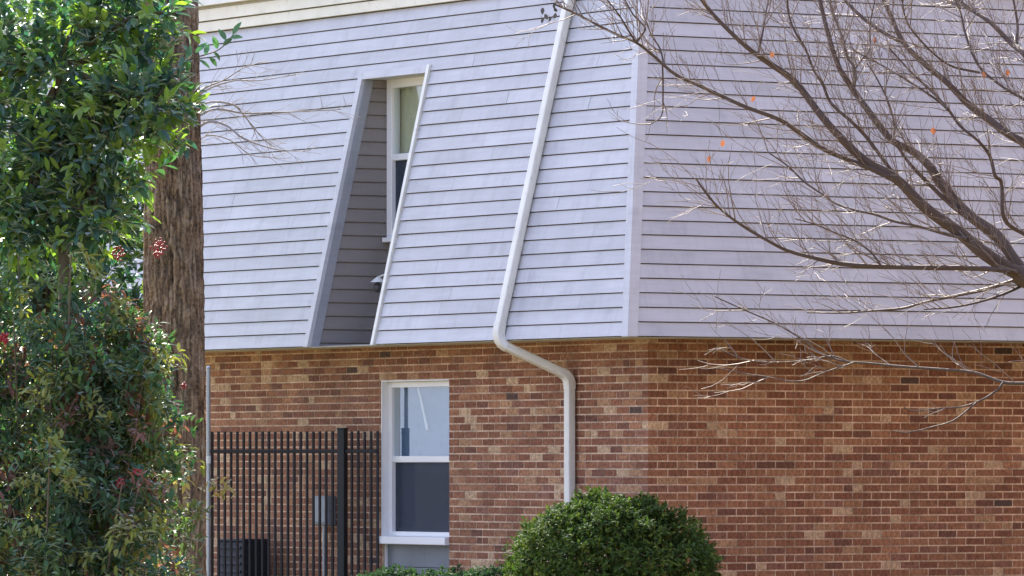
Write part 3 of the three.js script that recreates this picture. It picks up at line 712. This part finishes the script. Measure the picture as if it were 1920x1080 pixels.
{
  const green = [[0.045, 0.135, 0.03], [0.034, 0.12, 0.045], [0.10, 0.19, 0.03], [0.24, 0.27, 0.035], [0.20, 0.08, 0.045]];
  const yellow = [[0.14, 0.18, 0.04], [0.09, 0.15, 0.035], [0.28, 0.24, 0.06], [0.06, 0.12, 0.03], [0.24, 0.10, 0.06]];
  const canes = (n, w, h0, h1, lean, m) => Array.from({ length: n }, (_, i) => [lerp(-w, w, (i + 0.5) / n) + rr(-0.05, 0.05), rr(-0.25, 0.25), rr(h0, h1), rr(-0.08, 0.12) + lean, m]);
  const s1 = P(70, 1219, 41.4); s1.y = 0;
  nandina('tall feathery green shrub with a red berry cluster under the glossy evergreen', s1, canes(20, 0.75, 2.2, 3.1, 0.0, 24), green, [[P(8, 634, 41.0), 60, 0.035], [P(225, 905, 41.0), 26, 0.03], [P(258, 884, 41.0), 22, 0.03]]);
  const s2 = P(205, 1219, 41.9); s2.y = 0;
  nandina('feathery shrub with dull red berries leaning against the trunk', s2, canes(13, 0.36, 2.0, 2.85, 0.03, 24), green, [[P(298, 466, 41.9), 70, 0.06], [P(222, 476, 42.1), 40, 0.05], [P(116, 438, 42.1), 18, 0.03], [P(345, 724, 41.7), 14, 0.02]]);
  const s3 = P(322, 1219, 42.6); s3.y = 0;
  nandina('yellowish leafy shrub at the foot of the trunk beside the fence pole', s3, canes(4, 0.17, 1.0, 2.5, 0.05, 5), yellow, []);
  const s4 = P(120, 1219, 40.9); s4.y = 0;
  nandina('low bushy green shrub in front of the tall berry shrubs', s4, canes(13, 0.6, 0.9, 1.75, 0, 17), green, []);
}

// ------------------------------------------------------------------ clipped bush and low shrubs by the wall
function bush(name, label, c, rx, ry, rz, n, tone, grp) {
  const t = thing(name, label, 'bush', c, grp), L = new Leaves(), st = [];
  for (let k = 0; k < 16; k++) { const d = unit(); d.y = Math.abs(d.y); st.push(tube([V(0, 0, 0), V(d.x * rx * 0.4, ry * 0.7 + d.y * ry * 0.3, d.z * rz * 0.4), V(d.x * rx * 0.88, ry + d.y * ry * 0.85, d.z * rz * 0.88)], [0.014, 0.01, 0.004], 6, 3)); }
  mesh('stems', merge(st), M.stem, t);
  for (let i = 0; i < n; i++) {
    const d = unit(); if (d.y < -0.75) d.y *= -1;
    const lump = 1 + 0.17 * noise(d.x * 2.9 + c.x, d.y * 2.9, d.z * 2.9 + c.z) + 0.13 * noise(d.x * 7, d.y * 7, d.z * 7 + 4);
    const r = (rnd() < 0.75 ? rr(0.86, 1.02) : rr(0.5, 0.9)) * lump;
    const o = V(d.x * rx * r, ry + d.y * ry * r, d.z * rz * r);
    if (o.y < 0.02) continue;
    const ax = d.clone().add(V(0, 0.5, 0)).add(unit().multiplyScalar(0.6)).normalize();
    const pale = rnd() < 0.22;
    for (let k = 0; k < 4; k++) L.add(o.clone().addScaledVector(ax, k * 0.012), ax.clone().multiplyScalar(0.6).add(unit().multiplyScalar(0.8)), V(0, 1, 0).add(d).add(unit().multiplyScalar(0.6)), rr(0.03, 0.05), rr(0.016, 0.026), jitter(pale ? tone[1] : tone[0], 0.2), 0.3, 0.15);
  }
  for (let i = 0; i < n / 200; i++) {                       // stray shoots standing out of the clipped outline
    const d = unit(); d.y = Math.abs(d.y) * 0.9; const o = V(d.x * rx, ry + d.y * ry, d.z * rz).multiplyScalar(0.97), ax = d.clone().add(V(0, 0.8, 0)).add(unit().multiplyScalar(0.4)).normalize(), len = rr(0.05, 0.16);
    for (let k = 0; k < 9; k++) L.add(o.clone().addScaledVector(ax, len * k / 9), ax.clone().multiplyScalar(0.5).add(unit().multiplyScalar(0.8)), V(0, 1, 0).add(unit().multiplyScalar(0.6)), rr(0.026, 0.045), rr(0.014, 0.022), jitter(tone[1], 0.2), 0.3, 0.15);
  }
  const f = mesh('foliage', L.geo(), M.boxwood, t); f.userData.kind = 'stuff';
  return t;
}
{
  const c = P(1147, 1219, 49.9); c.y = 0;
  bush('round_bush', 'round clipped green bush standing before the brick corner under the downspout', c, 0.85, 0.65, 0.75, 10500, [[0.046, 0.090, 0.011], [0.10, 0.15, 0.018]]);
  const g = 'low shrubs at the foot of the brick wall';
  const tone = [[0.035, 0.085, 0.025], [0.06, 0.12, 0.035]];
  for (const [px, py, d, rx, label] of [[725, 1075, 52.2, 0.46, 'low spreading dark green shrub at the fence post and panel under the window'], [835, 1078, 51.7, 0.5, 'low green shrub at the right end of the window panel'], [925, 1072, 51.2, 0.42, 'low green shrub on the brick wall touching the round bush']]) {
    const q = P(px, 1219, d), h = EYE + (HORIZON - py) / FOCAL * d; q.y = 0;
    bush('low_shrub', label, q, rx, h / 2, 0.35, 1300, tone, g);
  }
}

// ------------------------------------------------------------------ bare tree on the right
{
  const D = 46, base = P(2110, 1219, D); base.y = 0;
  const t = thing('bare_tree', 'leafless tree spreading dark branches across the siding and brick from its trunk', 'tree', base);
  const k = D / FOCAL / 2 * 0.88;          // half a pixel of width in metres
  const twigs = [], spines = [];
  const limb = (name, w0, w1, z0, z1, pts, dense = 1) => {
    const q = pts.map(([x, y], i) => P(x, y, D + lerp(z0, z1, i / (pts.length - 1)) + (i && i < pts.length - 1 ? rr(-0.03, 0.03) : 0)).sub(base));
    const r = q.map((_, i) => lerp(w0, w1, Math.pow(i / (q.length - 1), 0.85)) * k * (1 + 0.22 * noise(i * 1.7, w0, z0 * 5)));
    mesh(name, tube(q, r, w0 > 16 ? 12 : 7, 4), w0 > 9 ? M.branch : M.twigDark ?? M.branch, t);
    spines.push({ q, r, dense });
  };
  mesh('trunk', tube([V(0, 0, 0), P(2095, 1000, D).sub(base), P(2070, 760, D).sub(base), P(2010, 600, D).sub(base), P(1950, 532, D).sub(base), P(1905, 512, D).sub(base)], [0.2, 0.15, 0.135, 0.12, 0.10, 0.075], 16, 6), M.branch, t);
  limb('branch', 34, 6, 0, -0.5, [[1930, 520], [1890, 503], [1843, 473], [1800, 437], [1733, 388], [1680, 335], [1620, 300], [1548, 227], [1488, 151], [1440, 117], [1400, 88], [1340, 30], [1300, -20]], 1.3);
  limb('branch', 28, 7, 0, 0.4, [[1925, 520], [1897, 480], [1867, 440], [1817, 403], [1763, 343], [1743, 312], [1715, 286], [1674, 264], [1633, 214], [1601, 170], [1573, 126], [1551, 57], [1535, -10], [1520, -80]], 1.3);
  limb('branch', 13, 6, 0.1, -0.1, [[1860, 436], [1800, 398], [1734, 337], [1702, 302], [1677, 264]], 0.6);
  limb('branch', 24, 7, 0.6, 1.1, [[2010, 590], [1985, 380], [1950, 300], [1920, 268], [1891, 252], [1853, 223], [1815, 195], [1778, 157], [1734, 120], [1693, 79], [1674, 38], [1652, -10], [1630, -70]], 2);
  limb('branch', 11, 6, 1.0, 1.2, [[1693, 79], [1671, 69], [1627, 41], [1589, 6], [1560, -30]]);
  limb('branch', 18, 6, 0.6, 1.5, [[1990, 350], [1960, 150], [1920, 100], [1897, 82], [1856, 41], [1822, 19], [1771, -20]], 2);
  limb('branch', 8, 4, 1.1, 1.3, [[1905, 86], [1908, 50], [1900, 0], [1890, -40]]);
  limb('branch', 13, 4, -0.25, -1.0, [[1667, 332], [1630, 315], [1589, 299], [1545, 280], [1504, 252], [1463, 225], [1400, 201], [1353, 180], [1310, 160], [1267, 140], [1220, 100], [1193, 80], [1153, 63], [1113, 43], [1083, 27], [1040, 8]], 1.2);
  limb('branch', 6, 3, -0.8, -0.7, [[1193, 80], [1204, 64], [1210, 53], [1187, 27], [1168, -8]]);
  limb('branch', 5, 2.5, -0.8, -1.1, [[1193, 80], [1175, 52], [1160, 27], [1132, -8]]);
  limb('branch', 5, 2, -0.7, -0.6, [[1245, 122], [1237, 90], [1222, 67], [1212, 40]]);
  limb('branch', 4, 2, -0.7, -0.5, [[1242, 118], [1243, 180], [1240, 217], [1220, 233]], 0.5);
  limb('branch', 14, 4, -0.1, -0.8, [[1905, 512], [1890, 508], [1833, 503], [1750, 502], [1660, 500], [1580, 495], [1533, 485], [1477, 470], [1443, 453], [1400, 428], [1360, 400], [1330, 370], [1305, 335]], 1.2);
  limb('branch', 5, 3, -0.4, -0.3, [[1652, 498], [1633, 473], [1600, 450], [1567, 437], [1527, 420], [1490, 410]]);
  limb('branch', 9, 3, 0.1, 0.5, [[1920, 520], [1850, 542], [1800, 553], [1733, 567], [1693, 578], [1633, 583], [1580, 587], [1513, 586]], 0.6);
  limb('branch', 7, 3, 0.1, -0.4, [[1930, 528], [1890, 548], [1833, 567], [1780, 577], [1733, 580]], 0.6);
  limb('branch', 8, 3.5, -0.2, 0.5, [[1815, 448], [1777, 440], [1717, 423], [1677, 415], [1640, 402], [1607, 395], [1570, 383], [1540, 363], [1507, 340], [1478, 312], [1440, 285]]);
  limb('branch', 10, 4, -0.1, -0.3, [[1690, 340], [1677, 327], [1649, 290], [1620, 252], [1595, 227], [1557, 192], [1542, 157], [1526, 132], [1510, 91], [1491, 60], [1479, 28], [1476, -8]], 1.1);
  limb('branch', 7, 4, 0.2, 0.5, [[1601, 168], [1603, 129], [1589, 107], [1579, 69], [1564, 31], [1552, -8]]);
  limb('branch', 5, 3, 0.3, 0.6, [[1603, 129], [1617, 110], [1631, 91], [1631, 47], [1642, -6]]);
  limb('branch', 6, 3, -0.4, -0.2, [[1421, 103], [1431, 54], [1441, -6]]);
  limb('branch', 12, 4, 0.5, 0.2, [[2000, 560], [1950, 450], [1920, 438], [1890, 420], [1880, 400], [1877, 340], [1866, 330], [1856, 293], [1834, 264], [1800, 236], [1778, 205], [1743, 167], [1715, 142], [1668, 91]], 1.1);
  limb('branch', 6, 3, 0.2, 0.4, [[1777, 205], [1760, 190], [1700, 150], [1640, 115], [1600, 95]]);
  limb('branch', 8, 4, 0.9, 1.4, [[1985, 230], [1920, 186], [1882, 164], [1837, 126], [1812, 70], [1800, 20], [1780, -20]], 2);
  limb('branch', 6, 3, 0.9, 0.6, [[1837, 136], [1780, 122], [1730, 80], [1700, 40], [1690, -10]]);
  limb('branch', 5, 3, 0, 0.3, [[1674, 264], [1677, 235], [1665, 190], [1640, 140], [1625, 118]]);
  // low branches over the brick
  limb('branch', 9, 2.5, -0.5, -0.2, [[2050, 690], [1990, 716], [1920, 719], [1881, 717], [1828, 699], [1767, 693], [1685, 687], [1628, 681], [1579, 677], [1534, 660], [1510, 640], [1450, 605], [1400, 583], [1340, 556]], 0.35);
  limb('branch', 5, 2.5, -0.5, -0.7, [[1881, 717], [1873, 728], [1848, 746], [1807, 762], [1759, 766], [1710, 770], [1695, 764]], 0.15);
  limb('branch', 4, 2, -0.6, -0.8, [[1830, 756], [1787, 789], [1746, 801], [1702, 811], [1677, 809]], 0.15);
  limb('branch', 4, 2, -0.4, -0.1, [[1590, 678], [1563, 668], [1520, 674], [1473, 679], [1400, 675], [1350, 655]], 0.3);
  limb('branch', 3.5, 2, -0.4, -0.3, [[1600, 680], [1539, 701], [1510, 713], [1481, 715], [1441, 707], [1400, 701], [1345, 690]], 0.2);
  // fine twigs, grown from the branches
  let count = 0;
  const LAST = [[1446, 96, -0.3, 0.06], [1643, 70, 0.4, 0.05], [1750, 238, 0.2, 0.07], [1889, 130, 0.9, 0.06], [1354, 262, -0.6, 0.06], [1415, 180, -0.5, 0.05], [1332, 292, -0.6, 0.05], [1842, 134, 0.8, 0.05], [1760, 180, 0.3, 0.04]];
  const grow = (o, d, len, r, level, bend) => {
    const pts = [o.clone()], rad = [r], n = 4; let p = o.clone(), v = d.clone();
    for (let i = 1; i <= n; i++) { v.add(unit().multiplyScalar(0.22)).add(bend).normalize(); p = p.clone().addScaledVector(v, len / n); pts.push(p); rad.push(lerp(r, 0.0014, i / n)); }
    twigs.push(tube(pts, rad, 4, 1)); count++;
    if (level > 0) for (let i = 1; i < n; i++) if (rnd() < 0.78) {
      const s = unit(); s.addScaledVector(v, -s.dot(v)).normalize();
      const dir = pts[i + 1].clone().sub(pts[i]).normalize().multiplyScalar(0.8).add(s.multiplyScalar(0.62)).normalize();
      grow(pts[i], dir, len * rr(0.4, 0.75), Math.max(0.0018, rad[i] * 0.7), level - 1, bend);
    }
  };
  for (const { q, r, dense } of spines) for (let i = 1; i < q.length; i++) {
    const seg = q[i].clone().sub(q[i - 1]), L = seg.length(), m = Math.round(L * 13 * dense * (0.6 + rnd()));
    const dir = seg.clone().normalize();
    for (let j = 0; j < m; j++) {
      const f = rnd(), s = unit(); s.addScaledVector(dir, -s.dot(dir)).normalize(); if (s.y < -0.3 && rnd() < 0.6) s.negate();
      const d = dir.clone().multiplyScalar(0.85).add(s.multiplyScalar(0.65)).normalize();
      grow(q[i - 1].clone().lerp(q[i], f), d, rr(0.18, 0.62), rr(0.003, 0.0055), 1 + (rnd() < 0.45 ? 1 : 0), V(-0.02, 0.05, 0));
    }
  }
  for (const [px, py, z] of LAST) { const a = P(px, py, D + z).sub(base); twigs.push(tube([a, a.clone().add(V(rr(-0.02, 0.02), 0.04, 0)), a.clone().add(V(rr(-0.06, 0.06), 0.12, rr(-0.05, 0.05)))], [0.0012, 0.0018, 0.0025], 4, 2)); }
  const tw = mesh('twigs', merge(twigs), M.twig, t); tw.userData.kind = 'stuff';
  console.log('twigs', count);
  // last dry leaves
  const mk = (px, py, z, len, c, lab) => { const l = new Leaves(); l.add(V(0, 0, 0), V(rr(-0.5, 0.5), -0.8, rr(-0.3, 0.3)), V(rr(-0.3, 0.3), 0.2, 1), len, len * 0.6, c, 0.4, 0.5); const m = mesh('dry_leaf', l.geo(), M.dryLeaf, t, lab); m.position.copy(P(px, py, D + z).sub(base)); };
  for (const [px, py, z, s] of LAST) mk(px, py, z, s, [0.27, 0.095, 0.04], 'curled orange leaf left on a twig');
  for (const [px, py, s] of [[1018, 14, 0.05], [1021, 26, 0.05], [1019, 34, 0.04], [1033, 32, 0.035], [1040, 14, 0.045], [1042, 24, 0.05], [1038, 6, 0.04]]) mk(px, py, -1 + rr(-0.03, 0.03), s, [0.03, 0.03, 0.035], 'shrivelled dark leaf near the downspout');
}

// ------------------------------------------------------------------ added conifers (unseen, put before wall B to take much of its sky)
{
  let first = null;
  for (const [x, z, turn] of [[8.2, -36.5, 0], [7.9, -31.8, 2.1], [8.3, -27, 4.2]]) {
    const base = V(x, 0, z);
    if (!first) {
      first = thing('added_conifer', 'added unseen conifer that takes sky light from the wall behind the bare tree', 'tree', base, 'added conifers outside the frame');
      mesh('trunk', new THREE.CylinderGeometry(0.06, 0.24, 12.6, 12).translate(0, 6.3, 0), M.bark, first);
      const L = new Leaves();
      for (let i = 0; i < 5200; i++) {
        const y = 0.4 + 12.4 * Math.pow(rnd(), 1.25), R = 2.35 * Math.pow(1 - y / 13.2, 0.75), a = rr(0, Math.PI * 2), r = R * Math.pow(rnd(), 0.45) * (0.9 + 0.25 * noise(a * 2, y * 1.4, 3));
        L.add(V(Math.cos(a) * r, y, Math.sin(a) * r), V(Math.cos(a), rr(-0.5, 0.1), Math.sin(a)).add(unit().multiplyScalar(0.4)), V(0, 1, 0).add(unit().multiplyScalar(0.5)), rr(0.35, 0.6), rr(0.14, 0.24), jitter([0.045, 0.07, 0.022], 0.2));
      }
      mesh('crown', L.geo(), M.boxwood, first).userData.kind = 'stuff';
    } else { const c = first.clone(); c.name = numbered('added_conifer'); c.position.copy(base); c.rotation.y = turn; scene.add(c); }
  }
}

// ------------------------------------------------------------------ pale twigs of a bare sapling behind the trunk
{
  const D = 46.5, base = P(330, 1219, D); base.y = 0;
  const t = thing('bare_sapling', 'bare sapling with pale sunlit twigs showing beside the trunk against the siding', 'tree', base);
  const k = D / FOCAL / 2, twigs = [];
  mesh('trunk', tube([V(0, 0, 0), P(335, 700, D).sub(base), P(335, 330, D).sub(base), P(338, 190, D).sub(base)], [0.04, 0.03, 0.018, 0.006], 10, 6), M.twig, t);
  const limb = (pts, w) => {
    const q = pts.map(([x, y], i) => P(x, y, D + 0.12 * i * (w % 2 ? 1 : -1) * 0.6).sub(base));
    mesh('branch', tube(q, q.map((_, i) => lerp(w, 1.5, i / (q.length - 1)) * k), 6, 4), M.paleTwig, t);
    for (let i = 1; i < q.length; i++) for (let j = 0; j < 4; j++) {
      const dir = q[i].clone().sub(q[i - 1]).normalize(), o = q[i - 1].clone().lerp(q[i], rnd()), d = dir.add(unit().multiplyScalar(0.6)).normalize();
      const len = rr(0.1, 0.3), b = o.clone().addScaledVector(d, len * 0.5), c = b.clone().addScaledVector(d.add(unit().multiplyScalar(0.35)).normalize(), len * 0.5);
      twigs.push(tube([o, b, c], [0.0022, 0.0018, 0.0012], 4, 2));
      if (rnd() < 0.6) twigs.push(tube([b, b.clone().addScaledVector(unit().add(d).normalize(), len * 0.5)], [0.0022, 0.0014], 4, 1));
    }
  };
  limb([[336, 260], [382, 195], [439, 197], [458, 217], [486, 252], [510, 275]], 5);
  limb([[336, 280], [385, 230], [420, 233], [454, 258], [486, 271], [517, 280], [555, 283]], 6);
  limb([[337, 220], [382, 172], [440, 151], [486, 151], [555, 139]], 4);
  limb([[337, 240], [400, 205], [455, 212], [508, 211], [580, 208], [640, 205]], 5);
  limb([[337, 210], [385, 165], [420, 150], [455, 128], [480, 120]], 4);
  limb([[336, 300], [385, 255], [430, 262], [470, 290], [520, 296]], 3);
  const tw = mesh('twigs', merge(twigs), M.paleTwig, t); tw.userData.kind = 'stuff';
}

renderer.render(scene, camera);
